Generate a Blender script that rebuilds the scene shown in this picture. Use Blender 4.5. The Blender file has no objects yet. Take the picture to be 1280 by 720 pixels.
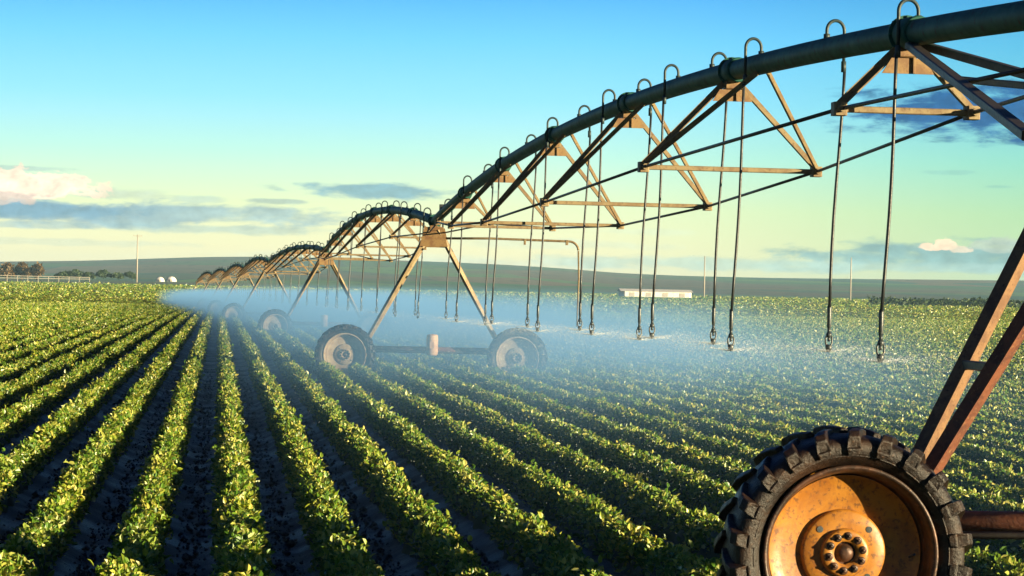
import bpy, math, random
import numpy as np
from mathutils import Vector, Matrix

SC = bpy.context.scene
COL = SC.collection
R = math.radians
rng = np.random.default_rng(11)
random.seed(5)

# ------------------------------------------------------------------ camera
FPX = 3000.0            # focal length in pixels of a 1280 px wide frame
CAMZ = 1.98
YAW = 6.956             # the crop rows run along +Y, the camera looks a little to their right
cam_d = bpy.data.cameras.new('camera')
cam_d.sensor_width = 36.0
cam_d.lens = FPX / 1280 * 36
cam_d.clip_start = 0.1
cam_d.clip_end = 20000
cam = bpy.data.objects.new('camera', cam_d)
COL.objects.link(cam)
cam.matrix_world = (Matrix.Translation((0, 0, CAMZ)) @ Matrix.Rotation(R(-YAW), 4, 'Z')
                    @ Matrix.Rotation(R(90 + 0.032), 4, 'X') @ Matrix.Rotation(R(1.2), 4, 'Z'))
SC.camera = cam

# ------------------------------------------------------------------ sun, sky, exposure
SUN_AZ, SUN_EL = 124.0, 6.5          # azimuth clockwise from +Y
sd = bpy.data.lights.new('sun', 'SUN')
sd.energy = 5.0
sd.angle = R(0.5)
sd.color = (1.0, 0.82, 0.50)
sun = bpy.data.objects.new('sun', sd)
COL.objects.link(sun)
to_sun = Vector((math.sin(R(SUN_AZ)) * math.cos(R(SUN_EL)), math.cos(R(SUN_AZ)) * math.cos(R(SUN_EL)), math.sin(R(SUN_EL))))
sun.rotation_euler = (-to_sun).to_track_quat('-Z', 'Y').to_euler()
sun.location = to_sun * 200

SC.view_settings.view_transform = 'Standard'
SC.view_settings.look = 'None'
SC.view_settings.exposure = 1.55
SC.view_settings.gamma = 1.0
SC.render.engine = 'CYCLES'
SC.cycles.use_denoising = True
SC.cycles.max_bounces = 6
SC.cycles.volume_bounces = 1
SC.cycles.transparent_max_bounces = 8


def horizon(x):
    return 354 + (x - 274) * math.tan(R(1.2))


def sky_dir(x, y):
    """pixel of the 1280x720 photograph -> azimuth, elevation (radians)"""
    return R(YAW) + math.atan((x - 640) / FPX), (horizon(x) - y) / FPX


class NT:
    """tiny node-tree helper"""
    def __init__(s, tree):
        s.t = tree
        s.n = tree.nodes
        s.l = tree.links

    def new(s, kind, **kw):
        nd = s.n.new(kind)
        for k, v in kw.items():
            setattr(nd, k, v)
        return nd

    def put(s, sock, v):
        if hasattr(v, 'is_output') or isinstance(v, bpy.types.NodeSocket):
            s.l.new(v, sock)
        elif v is not None:
            sock.default_value = v

    def math(s, op, a, b=None, c=None, clamp=False):
        nd = s.new('ShaderNodeMath', operation=op)
        nd.use_clamp = clamp
        s.put(nd.inputs[0], a)
        if b is not None:
            s.put(nd.inputs[1], b)
        if c is not None:
            s.put(nd.inputs[2], c)
        return nd.outputs[0]

    def mix(s, f, a, b, mode='MIX'):
        nd = s.new('ShaderNodeMix', data_type='RGBA', blend_type=mode)
        s.put(nd.inputs[0], f)
        s.put(nd.inputs[6], a if not isinstance(a, tuple) else (*a, 1)[:4])
        s.put(nd.inputs[7], b if not isinstance(b, tuple) else (*b, 1)[:4])
        return nd.outputs[2]

    def smooth(s, v, lo, hi, a=0.0, b=1.0):
        nd = s.new('ShaderNodeMapRange', interpolation_type='SMOOTHSTEP')
        s.put(nd.inputs['Value'], v)
        for k, x in zip(('From Min', 'From Max', 'To Min', 'To Max'), (lo, hi, a, b)):
            nd.inputs[k].default_value = x
        return nd.outputs[0]

    def noise(s, vec, scale, detail=4, rough=0.55, dist=0.0):
        nd = s.new('ShaderNodeTexNoise')
        if vec is not None:
            s.put(nd.inputs['Vector'], vec)
        nd.inputs['Scale'].default_value = scale
        nd.inputs['Detail'].default_value = detail
        nd.inputs['Roughness'].default_value = rough
        nd.inputs['Distortion'].default_value = dist
        return nd.outputs[0]

    def ramp(s, f, stops, interp='LINEAR'):
        nd = s.new('ShaderNodeValToRGB')
        nd.color_ramp.interpolation = interp
        e = nd.color_ramp.elements
        while len(e) < len(stops):
            e.new(0.5)
        for k, (p, c) in enumerate(stops):
            e[k].position = p
            e[k].color = (*c, 1)[:4]
        s.put(nd.inputs[0], f)
        return nd.outputs[0]

    def comb(s, x, y, z):
        nd = s.new('ShaderNodeCombineXYZ')
        for k, v in enumerate((x, y, z)):
            s.put(nd.inputs[k], v)
        return nd.outputs[0]

    def sep(s, v):
        nd = s.new('ShaderNodeSeparateXYZ')
        s.put(nd.inputs[0], v)
        return nd.outputs


def srgb(r, g, b):
    return tuple(((c / 255) / 12.92 if c <= 10.3 else ((c / 255 + 0.055) / 1.055) ** 2.4) for c in (r, g, b))


SKY_GAIN = 0.455

world = bpy.data.worlds.new('World')
SC.world = world
world.use_nodes = True
W = NT(world.node_tree)
W.n.clear()
sky = W.new('ShaderNodeTexSky', sky_type='NISHITA')
sky.sun_disc = False
sky.sun_elevation = R(SUN_EL)
sky.sun_rotation = R(SUN_AZ)
sky.air_density = 1.0
sky.dust_density = 0.6
sky.ozone_density = 2.0
tc = W.new('ShaderNodeTexCoord')
dx, dy, dz = W.sep(tc.outputs['Generated'])
el = W.math('ARCSINE', dz)
az = W.math('ARCTAN2', dx, dy)
# slow warping so that the colour bands are not perfectly level
px_el = W.math('MULTIPLY', el, FPX)           # elevation counted in 1/3000 radians
px_az = W.math('MULTIPLY', W.math('SUBTRACT', az, R(YAW)), FPX)
gcol = W.ramp(W.math('DIVIDE', px_el, 900.0, clamp=True), [
    (0.000, srgb(250, 234, 186)),
    (0.050, srgb(246, 238, 184)),
    (0.115, srgb(226, 240, 190)),
    (0.185, srgb(184, 236, 220)),
    (0.260, srgb(142, 220, 246)),
    (0.345, srgb(106, 200, 250)),
    (0.430, srgb(62, 164, 236)),
    (0.620, srgb(30, 104, 186)),
    (1.000, srgb(14, 52, 112))])
# right-hand sky is deeper than the left
deep = W.smooth(px_az, 20.0, 760.0)
gcol = W.mix(W.math('MULTIPLY', deep, 0.85), gcol, W.mix(1.0, gcol, (0.42, 0.72, 0.66), 'MULTIPLY'))
nish = W.new('ShaderNodeMix', data_type='RGBA', blend_type='MULTIPLY')
nish.inputs[0].default_value = 1.0
W.l.new(sky.outputs[0], nish.inputs[6])
nish.inputs[7].default_value = (0.10, 0.10, 0.10, 1)
base = W.mix(0.88, nish.outputs[2], gcol)
# unseen sky behind and beside the viewer, dimmed to deepen shade on camera-facing sides
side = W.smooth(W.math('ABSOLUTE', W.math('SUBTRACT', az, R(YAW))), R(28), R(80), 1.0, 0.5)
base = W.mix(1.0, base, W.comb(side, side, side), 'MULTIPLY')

# clouds: banks at fixed directions in the sky, broken up by noise
warp_v = W.comb(W.math('MULTIPLY', px_az, 0.012), W.math('MULTIPLY', px_el, 0.045), 0.0)
n1 = W.noise(warp_v, 1.0, 7, 0.62, 0.2)
n2 = W.noise(W.comb(W.math('MULTIPLY', px_az, 0.045), W.math('MULTIPLY', px_el, 0.065), 3.7), 1.0, 7, 0.6, 0.25)
stratus = srgb(112, 150, 170)
slate = srgb(92, 140, 168)
deepb = srgb(36, 92, 140)
pink = srgb(255, 224, 198)
grey = srgb(168, 190, 180)
CLOUDS = [  # x, y, half width, half height, opacity, colour, noise
    (150, 268, 270, 17, 0.95, stratus, n1),
    (40, 262, 150, 13, 0.8, slate, n1),
    (330, 272, 120, 10, 0.6, grey, n1),
    (470, 239, 105, 11, 1.0, srgb(98, 146, 166), n1),
    (345, 252, 45, 4, 0.8, srgb(140, 166, 166), n1),
    (245, 250, 40, 6, 0.6, srgb(150, 176, 176), n1),
    (20, 213, 60, 4, 0.7, srgb(150, 176, 170), n1),
    (40, 303, 200, 5, 0.4, grey, n1),
    (130, 244, 70, 8, 0.6, srgb(160, 176, 170), n1),
    (38, 238, 92, 26, 1.25, pink, n2),
    (-40, 250, 90, 14, 1.0, srgb(205, 190, 176), n2),
    (1220, 146, 175, 33, 1.3, deepb, n1),
    (1340, 140, 130, 42, 1.3, deepb, n1),
    (1185, 218, 36, 3, 0.5, srgb(120, 170, 165), n1),
    (1245, 236, 26, 3, 0.5, srgb(110, 165, 160), n1),
    (1215, 321, 210, 18, 1.15, srgb(112, 152, 154), n1),
    (1120, 334, 200, 8, 0.8, srgb(150, 182, 176), n1),
    (640, 330, 160, 6, 0.4, srgb(196, 206, 186), n1),
    (250, 286, 190, 7, 0.7, srgb(150, 178, 176), n1),
    (60, 282, 120, 6, 0.7, srgb(136, 166, 174), n1),
    (900, 330, 260, 10, 0.75, srgb(160, 190, 180), n1),
    (1100, 322, 110, 10, 0.7, srgb(130, 170, 168), n1),
    (690, 305, 150, 7, 0.4, srgb(190, 208, 190), n1),
    (480, 322, 200, 7, 0.4, srgb(205, 216, 190), n1),
    (1160, 311, 15, 8, 1.1, srgb(240, 208, 174), n2),
    (1180, 308, 17, 11, 1.15, srgb(246, 216, 182), n2),
    (1202, 314, 18, 7, 0.9, srgb(226, 204, 174), n2),
    (1250, 310, 46, 14, 0.8, srgb(176, 186, 172), n2),
    (790, 290, 70, 4, 0.35, srgb(196, 214, 190), n1),
]
acc = base
for (cx, cy, hw, hh, op, colr, nz) in CLOUDS:
    a0, e0 = sky_dir(cx, cy)
    ax = (a0 - R(YAW)) * FPX
    ey = e0 * FPX
    u = W.math('DIVIDE', W.math('SUBTRACT', px_az, ax), hw)
    v = W.math('DIVIDE', W.math('SUBTRACT', px_el, ey), hh)
    if nz is n2:   # cumulus: flat base, billowing top
        v = W.math('MAXIMUM', v, W.math('MULTIPLY', v, -1.7))
    d = W.math('SQRT', W.math('ADD', W.math('MULTIPLY', u, u), W.math('MULTIPLY', v, v)))
    d = W.math('ADD', d, W.math('MULTIPLY', W.math('SUBTRACT', nz, 0.5), 1.9 if nz is n2 else 2.6))
    m = W.smooth(d, 0.72, 1.0, 1.0, 0.0) if nz is n2 else W.smooth(d, 0.5, 1.15, 1.0, 0.0)
    m = W.math('MULTIPLY', m, op * 0.8, clamp=True)
    shade = W.math('MULTIPLY_ADD', n2, 1.3, 0.45)
    cc = W.mix(1.0, colr, W.comb(shade, shade, shade), 'MULTIPLY')
    acc = W.mix(m, acc, cc)
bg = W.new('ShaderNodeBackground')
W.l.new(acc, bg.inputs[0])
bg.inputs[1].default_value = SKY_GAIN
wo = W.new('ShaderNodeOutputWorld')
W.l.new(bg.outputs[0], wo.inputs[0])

# ------------------------------------------------------------------ helpers


def cam_point(x, y, depth):
    """where the view ray through a pixel of the photograph reaches a given distance along the lens axis"""
    v = Vector(((x - 640) / FPX, -(y - 360) / FPX, -1.0)) * depth
    return cam.matrix_world @ v


def zg(y):
    """height of the field: level, then a shallow dip far out"""
    y = np.asarray(y, float)
    return -np.interp(y, [0, 70, 110, 290, 420, 900], [0, 0, .08, .80, .80, 0])


def tag(o, label=None, cat=None, group=None, kind=None):
    if label:
        o['label'] = label
    if cat:
        o['category'] = cat
    if group:
        o['group'] = group
    if kind:
        o['kind'] = kind
    return o


def empty(name, loc=(0, 0, 0), rz=0.0):
    o = bpy.data.objects.new(name, None)
    o.empty_display_size = 0.2
    COL.objects.link(o)
    o.location = loc
    o.rotation_euler = (0, 0, rz)
    return o


def link_mesh(name, me, parent=None):
    o = bpy.data.objects.new(name, me)
    COL.objects.link(o)
    if parent is not None:
        o.parent = parent
    return o


def copy_tree(o, parent=None):
    c = o.copy()
    COL.objects.link(c)
    if parent is not None:
        c.parent = parent
    for ch in list(o.children):
        copy_tree(ch, c)
    return c


class MB:
    """collects shapes and links them as one mesh object"""
    def __init__(s):
        s.v, s.f, s.sm = [], [], []

    def add(s, verts, faces, smooth=False):
        b = len(s.v)
        s.v += [tuple(map(float, p)) for p in verts]
        s.f += [tuple(b + i for i in f) for f in faces]
        s.sm += [smooth] * len(faces)

    @staticmethod
    def frame(a, b, up=(0, 0, 1)):
        a, b = np.array(a, float), np.array(b, float)
        t = b - a
        t /= np.linalg.norm(t)
        u = np.array(up, float)
        if abs(t @ u) > 0.97:
            u = np.array((0, 1, 0), float) if abs(t[1]) < 0.9 else np.array((1, 0, 0), float)
        x = np.cross(u, t)
        x /= np.linalg.norm(x)
        y = np.cross(t, x)
        return t, x, y

    def bar(s, a, b, w, h, up=(0, 0, 1)):
        t, x, y = s.frame(a, b, up)
        a, b = np.array(a, float), np.array(b, float)
        c = min(w, h) * 0.12
        prof = [(-w/2+c, -h/2), (w/2-c, -h/2), (w/2, -h/2+c), (w/2, h/2-c), (w/2-c, h/2), (-w/2+c, h/2), (-w/2, h/2-c), (-w/2, -h/2+c)]
        vs = [p + x*i + y*j for p in (a, b) for i, j in prof]
        n = 8
        fs = [(k, (k+1) % n, n+(k+1) % n, n+k) for k in range(n)]
        fs += [tuple(range(n-1, -1, -1)), tuple(range(n, 2*n))]
        s.add(vs, fs)

    def angle(s, a, b, w, th, up=(0, 0, 1), flip=1):
        """L-section"""
        t, x, y = s.frame(a, b, up)
        x = -x * flip
        a, b = np.array(a, float), np.array(b, float)
        prof = [(0, 0), (w, 0), (w, th), (th, th), (th, w), (0, w)]
        prof = [(i - w*.35, j - w*.35) for i, j in prof]
        vs = [p + x*i + y*j for p in (a, b) for i, j in prof]
        n = 6
        fs = [(k, (k+1) % n, n+(k+1) % n, n+k) for k in range(n)]
        fs += [(3, 2, 1, 0), (5, 4, 3, 0), (6, 7, 8, 9), (6, 9, 10, 11)]
        s.add(vs, fs)

    def box(s, c, d, bev=0.0):
        cx, cy, cz = c
        s.bar((cx, cy, cz - d[2]/2), (cx, cy, cz + d[2]/2), d[0], d[1], up=(0, 1, 0))

    def tube(s, pts, r, n=10, caps=True, smooth=True):
        P = np.array(pts, float)
        m = len(P)
        rad = np.full(m, r, float) if np.isscalar(r) else np.array(r, float)
        T = np.gradient(P, axis=0)
        T /= np.linalg.norm(T, axis=1)[:, None] + 1e-12
        u = np.array((0, 0, 1.0))
        if abs(T[0] @ u) > 0.9:
            u = np.array((0, 1.0, 0))
        x = np.cross(T[0], u)
        x /= np.linalg.norm(x)
        vs = []
        for k in range(m):
            x = x - T[k] * (x @ T[k])
            x /= np.linalg.norm(x)
            y = np.cross(T[k], x)
            for q in range(n):
                a = 2*math.pi*q/n
                vs.append(P[k] + rad[k]*(x*math.cos(a) + y*math.sin(a)))
        fs = []
        for k in range(m-1):
            for q in range(n):
                q2 = (q+1) % n
                fs.append((k*n+q, k*n+q2, (k+1)*n+q2, (k+1)*n+q))
        s.add(vs, fs, smooth)
        if caps:
            b = len(s.v) - m*n
            s.f.append(tuple(b+q for q in range(n-1, -1, -1)))
            s.f.append(tuple(b+(m-1)*n+q for q in range(n)))
            s.sm += [False, False]

    def lathe(s, prof, n=64, smooth=True, origin=(0, 0, 0), close=False):
        """profile of (radius, y) turned about the local Y axis"""
        ox, oy, oz = origin
        vs = []
        for r_, y_ in prof:
            for q in range(n):
                a = 2*math.pi*q/n
                vs.append((ox + r_*math.cos(a), oy + y_, oz + r_*math.sin(a)))
        m = len(prof)
        fs = []
        for k in range(m if close else m-1):
            k2 = (k+1) % m
            for q in range(n):
                q2 = (q+1) % n
                fs.append((k*n+q, k2*n+q, k2*n+q2, k*n+q2))
        s.add(vs, fs, smooth)

    def build(s, name, mat, parent=None):
        me = bpy.data.meshes.new(name)
        me.from_pydata(s.v, [], s.f)
        me.polygons.foreach_set('use_smooth', s.sm)
        me.materials.append(mat)
        me.update()
        return link_mesh(name, me, parent)


def np_mesh(name, V, loops, counts, mats, mat_idx=None, smooth=False):
    me = bpy.data.meshes.new(name)
    nv, nl, nf = len(V), len(loops), len(counts)
    me.vertices.add(nv)
    me.vertices.foreach_set('co', np.ascontiguousarray(V, np.float32).ravel())
    me.loops.add(nl)
    me.loops.foreach_set('vertex_index', np.ascontiguousarray(loops, np.int32))
    me.polygons.add(nf)
    st = np.zeros(nf, np.int32)
    st[1:] = np.cumsum(counts)[:-1]
    me.polygons.foreach_set('loop_start', st)
    me.polygons.foreach_set('loop_total', np.ascontiguousarray(counts, np.int32))
    for m in mats:
        me.materials.append(m)
    if mat_idx is not None:
        me.polygons.foreach_set('material_index', np.ascontiguousarray(mat_idx, np.int32))
    if smooth is not False:
        me.polygons.foreach_set('use_smooth', np.full(nf, True) if smooth is True else smooth)
    me.update(calc_edges=True)
    return me


# ------------------------------------------------------------------ materials


def new_mat(name):
    m = bpy.data.materials.new(name)
    m.use_nodes = True
    N = NT(m.node_tree)
    N.n.clear()
    return m, N


def finish(N, bsdf, bump_h=None, bump=0.3, dist=0.02):
    if bump_h is not None:
        b = N.new('ShaderNodeBump')
        b.inputs['Strength'].default_value = bump
        b.inputs['Distance'].default_value = dist
        N.l.new(bump_h, b.inputs['Height'])
        N.l.new(b.outputs[0], bsdf.inputs['Normal'])
    o = N.new('ShaderNodeOutputMaterial')
    N.l.new(bsdf.outputs[0], o.inputs[0])


def worn(name, c1, c2, scale=9.0, rough=0.5, metal=0.0, bump=0.15, c3=None, lo=0.42, hi=0.62, spec=0.5):
    """base colour broken by two sizes of stains"""
    m, N = new_mat(name)
    t = N.new('ShaderNodeTexCoord')
    co = t.outputs['Object']
    a = N.noise(co, scale, 8, 0.65, 0.4)
    b = N.noise(co, scale*5.3, 5, 0.6)
    colr = N.mix(N.smooth(a, lo, hi), c1, c2)
    if c3 is not None:
        colr = N.mix(N.smooth(b, 0.55, 0.72), colr, c3)
    p = N.new('ShaderNodeBsdfPrincipled')
    N.l.new(colr, p.inputs['Base Color'])
    p.inputs['Metallic'].default_value = metal
    N.put(p.inputs['Roughness'], N.math('MULTIPLY_ADD', b, 0.35, rough - 0.17))
    p.inputs['Specular IOR Level'].default_value = spec
    finish(N, p, b, bump, 0.01)
    return m


M = {}
M['pipe'] = worn('pipe_paint', (0.014, 0.082, 0.062), (0.024, 0.115, 0.088), 2.0, 0.60, 0.0, 0.12, (0.05, 0.045, 0.03), spec=0.22)
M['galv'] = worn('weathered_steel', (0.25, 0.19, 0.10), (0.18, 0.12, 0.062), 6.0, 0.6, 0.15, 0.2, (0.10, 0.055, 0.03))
M['plate'] = worn('rust_plate', (0.24, 0.15, 0.06), (0.17, 0.09, 0.038), 7.0, 0.6, 0.1, 0.2, (0.15, 0.06, 0.025))
M['rod'] = worn('dark_rod', (0.06, 0.05, 0.04), (0.04, 0.033, 0.03), 8.0, 0.5, 0.3)
M['legtan'] = worn('tan_rust', (0.21, 0.115, 0.052), (0.14, 0.07, 0.035), 9.0, 0.6, 0.1, 0.35, (0.075, 0.035, 0.02))
M['rust'] = worn('red_rust', (0.17, 0.058, 0.028), (0.10, 0.036, 0.022), 9.0, 0.6, 0.1, 0.35, (0.24, 0.12, 0.05))
M['hose'] = worn('hose_rubber', (0.018, 0.022, 0.026), (0.03, 0.035, 0.04), 30.0, 0.4)
M['gooseneck'] = worn('gooseneck_steel', (0.025, 0.045, 0.05), (0.035, 0.055, 0.055), 20.0, 0.5, 0.1)
M['nozzle'] = worn('nozzle_plastic', (0.028, 0.038, 0.045), (0.07, 0.08, 0.08), 40.0, 0.35)
M['white'] = worn('white_paint', (0.78, 0.75, 0.70), (0.68, 0.63, 0.56), 1.5, 0.6)
M['pale_box'] = worn('pale_box_paint', (0.66, 0.42, 0.25), (0.52, 0.31, 0.18), 4.0, 0.55)
M['darkbox'] = worn('control_box_paint', (0.03, 0.04, 0.045), (0.05, 0.055, 0.06), 8.0, 0.5)
M['timber'] = worn('pole_timber', (0.42, 0.38, 0.32), (0.34, 0.30, 0.25), 3.0, 0.8)
M['bark'] = worn('bark', (0.12, 0.085, 0.06), (0.08, 0.055, 0.04), 3.0, 0.9)


def gold_mat():
    m, N = new_mat('orange_rim_paint')
    co = N.new('ShaderNodeTexCoord').outputs['Object']
    a = N.noise(co, 5.0, 9, 0.68, 0.6)
    b = N.noise(co, 34.0, 6, 0.65)
    c = N.mix(N.smooth(a, 0.40, 0.68), (0.37, 0.155, 0.018), (0.23, 0.08, 0.013))
    c = N.mix(N.math('MULTIPLY', N.smooth(b, 0.50, 0.66), 0.8), c, (0.085, 0.034, 0.014))
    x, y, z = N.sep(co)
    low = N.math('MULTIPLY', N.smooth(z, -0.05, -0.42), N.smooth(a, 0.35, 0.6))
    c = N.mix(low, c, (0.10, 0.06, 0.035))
    p = N.new('ShaderNodeBsdfPrincipled')
    N.l.new(c, p.inputs['Base Color'])
    N.put(p.inputs['Roughness'], N.math('MULTIPLY_ADD', b, 0.4, 0.24))
    p.inputs['Specular IOR Level'].default_value = 0.4
    finish(N, p, b, 0.18, 0.006)
    return m


def rubber_mat():
    m, N = new_mat('muddy_rubber')
    co = N.new('ShaderNodeTexCoord').outputs['Object']
    a = N.noise(co, 6.0, 9, 0.7, 0.5)
    b = N.noise(co, 42.0, 6, 0.7)
    c = N.mix(N.smooth(a, 0.44, 0.66), (0.009, 0.0052, 0.0036), (0.030, 0.0135, 0.0062))
    c = N.mix(N.math('MULTIPLY', N.smooth(b, 0.56, 0.70), 0.75), c, (0.075, 0.034, 0.014))
    p = N.new('ShaderNodeBsdfPrincipled')
    N.l.new(c, p.inputs['Base Color'])
    N.put(p.inputs['Roughness'], N.math('MULTIPLY_ADD', a, 0.5, 0.16))
    p.inputs['Specular IOR Level'].default_value = 0.38
    finish(N, p, b, 0.6, 0.014)
    return m


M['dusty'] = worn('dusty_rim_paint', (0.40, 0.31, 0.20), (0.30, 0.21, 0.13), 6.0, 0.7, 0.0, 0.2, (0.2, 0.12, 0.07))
M['gold'] = gold_mat()
M['rimdark'] = worn('dark_rim_steel', (0.030, 0.018, 0.013), (0.09, 0.040, 0.022), 7.0, 0.45, 0.3, 0.25, (0.16, 0.08, 0.045))
M['rubber'] = rubber_mat()


def leaf_mat(name, cols, rough=0.42, trans=0.35, spec=0.5, patch=0.0):
    m, N = new_mat(name)
    g = N.new('ShaderNodeNewGeometry')
    c = N.ramp(g.outputs['Random Per Island'], [(k/(len(cols)-1), c_) for k, c_ in enumerate(cols)])
    if patch:
        n = N.noise(g.outputs['Position'], 0.35, 4, 0.6)
        c = N.mix(N.math('MULTIPLY', N.smooth(n, 0.4, 0.65), patch), c, N.mix(1.0, c, (1.35, 1.12, 0.7), 'MULTIPLY'))
    p = N.new('ShaderNodeBsdfPrincipled')
    N.l.new(c, p.inputs['Base Color'])
    p.inputs['Roughness'].default_value = rough
    p.inputs['Specular IOR Level'].default_value = spec
    t = N.new('ShaderNodeBsdfTranslucent')
    N.l.new(N.mix(1.0, c, (1.5, 1.3, 0.5), 'MULTIPLY'), t.inputs[0])
    x = N.new('ShaderNodeMixShader')
    x.inputs[0].default_value = trans
    N.l.new(p.outputs[0], x.inputs[1])
    N.l.new(t.outputs[0], x.inputs[2])
    o = N.new('ShaderNodeOutputMaterial')
    N.l.new(x.outputs[0], o.inputs[0])
    return m


M['leaf'] = leaf_mat('potato_leaf', [(0.048, 0.13, 0.012), (0.10, 0.20, 0.017), (0.23, 0.30, 0.034), (0.48, 0.47, 0.14)], 0.38, 0.16, 0.5, 0.6)
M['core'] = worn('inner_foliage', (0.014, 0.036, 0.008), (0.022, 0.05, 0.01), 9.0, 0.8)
M['tree_gold'] = leaf_mat('autumn_leaf', [(0.06, 0.038, 0.012), (0.12, 0.072, 0.018), (0.18, 0.105, 0.028)], 0.6, 0.2)
M['tree_dark'] = leaf_mat('dark_leaf', [(0.02, 0.045, 0.018), (0.045, 0.085, 0.025), (0.07, 0.11, 0.03)], 0.6, 0.2)


def soil_mat():
    m, N = new_mat('wet_soil')
    co = N.new('ShaderNodeNewGeometry').outputs['Position']
    a = N.noise(co, 1.3, 6, 0.6)
    b = N.noise(co, 17.0, 9, 0.72)
    c = N.mix(N.smooth(b, 0.4, 0.65), (0.014, 0.014, 0.018), (0.040, 0.033, 0.030))
    p = N.new('ShaderNodeBsdfPrincipled')
    N.l.new(c, p.inputs['Base Color'])
    N.put(p.inputs['Roughness'], N.smooth(a, 0.35, 0.65, 0.46, 0.8))
    finish(N, p, b, 0.9, 0.05)
    return m


def pasture_mat():
    m, N = new_mat('far_land')
    co = N.new('ShaderNodeNewGeometry').outputs['Position']
    a = N.noise(co, 0.004, 5, 0.6)
    b = N.noise(co, 0.03, 6, 0.65)
    c = N.mix(N.smooth(a, 0.40, 0.6), (0.06, 0.095, 0.035), (0.12, 0.12, 0.045))
    c = N.mix(N.smooth(b, 0.5, 0.7), c, (0.035, 0.06, 0.03))
    p = N.new('ShaderNodeBsdfDiffuse')
    N.l.new(c, p.inputs[0])
    finish(N, p)
    return m


def hill_mat():
    m, N = new_mat('hill_fields')
    co = N.new('ShaderNodeNewGeometry').outputs['Position']
    x, y, z = N.sep(co)
    v = N.comb(N.math('MULTIPLY', x, 0.0055), N.math('MULTIPLY', y, 0.0022), 0.0)
    a = N.noise(v, 0.5, 5, 0.6, 0.3)
    b = N.noise(v, 9.0, 7, 0.65)
    vo = N.new('ShaderNodeTexVoronoi', feature='F1')
    N.l.new(v, vo.inputs['Vector'])
    vo.inputs['Scale'].default_value = 1.0
    cell = N.sep(vo.outputs['Color'])[0]
    c = N.ramp(cell, [(0.0, (0.07, 0.19, 0.06)), (0.3, (0.13, 0.26, 0.075)), (0.5, (0.23, 0.16, 0.09)), (0.7, (0.06, 0.15, 0.10)), (1.0, (0.26, 0.25, 0.10))], 'CONSTANT')
    c = N.mix(N.smooth(a, 0.4, 0.62), c, (0.17, 0.13, 0.085))
    c = N.mix(N.smooth(b, 0.56, 0.66), c, (0.022, 0.06, 0.05))
    p = N.new('ShaderNodeBsdfDiffuse')
    N.l.new(c, p.inputs[0])
    finish(N, p)
    return m


def canopy_mat():
    m, N = new_mat('far_crop')
    co = N.new('ShaderNodeNewGeometry').outputs['Position']
    b = N.noise(co, 0.9, 7, 0.7)
    a = N.noise(co, 0.02, 5, 0.6)
    c = N.mix(N.smooth(b, 0.38, 0.62), (0.055, 0.09, 0.015), (0.19, 0.20, 0.03))
    c = N.mix(N.math('MULTIPLY', N.smooth(a, 0.4, 0.65), 0.5), c, (0.20, 0.17, 0.03))
    p = N.new('ShaderNodeBsdfDiffuse')
    N.l.new(c, p.inputs[0])
    finish(N, p, b, 1.0, 0.4)
    return m


M['soil'], M['pasture'], M['hills'], M['canopy'] = soil_mat(), pasture_mat(), hill_mat(), canopy_mat()

# ------------------------------------------------------------------ setting
ROW0, ROWS = 0.18, 0.685            # first row, spacing
TOWER_Y = [12.5]
ROW_TOP = 0.40


def ground_sheet():
    xs = np.concatenate([np.linspace(-6000, -200, 12), np.linspace(-100, 200, 7), np.linspace(300, 6000, 12)])
    ys = np.concatenate([np.linspace(-60, 60, 5), np.linspace(90, 240, 11), np.linspace(300, 900, 9), np.linspace(1200, 7000, 10)])
    X, Y = np.meshgrid(xs, ys)
    Z = zg(Y) - 0.05
    V = np.stack([X, Y, Z], -1).reshape(-1, 3)
    nx = len(xs)
    fs = [(j*nx+i, j*nx+i+1, (j+1)*nx+i+1, (j+1)*nx+i) for j in range(len(ys)-1) for i in range(nx-1)]
    me = bpy.data.meshes.new('ground')
    me.from_pydata(V.tolist(), [], fs)
    me.materials.append(M['pasture'])
    o = link_mesh('ground', me)
    tag(o, kind='structure')


ground_sheet()


def soil_sheet():
    """ridged soil of the crop field: ridges under the rows, wheel-wide furrows between"""
    y0, y1 = 2.0, 150.0
    ks = np.arange(-34, 62)
    offs = np.array([-.3425, -.24, -.13, -.05, .05, .13, .24]) 
    prof = np.array([0, .010, .06, .085, .085, .06, .010])
    xs = (ROW0 + ROWS*ks[:, None] + offs[None]).ravel()
    hp = np.tile(prof, len(ks))
    ys = np.concatenate([np.arange(y0, 40, .22), np.arange(40, 75, .6), np.arange(75, y1 + 3, 3.0)])
    X, Y = np.meshgrid(xs, ys)
    Z = zg(Y) + hp[None]
    V = np.stack([X, Y, Z], -1).reshape(-1, 3)
    nx, ny = len(xs), len(ys)
    I = np.arange(ny*nx).reshape(ny, nx)
    F = np.stack([I[:-1, :-1], I[:-1, 1:], I[1:, 1:], I[1:, :-1]], -1).reshape(-1, 4)
    me = np_mesh('field_soil', V, F.ravel(), np.full(len(F), 4), [M['soil']], smooth=True)
    tag(link_mesh('field_soil', me), kind='structure')


soil_sheet()


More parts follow.
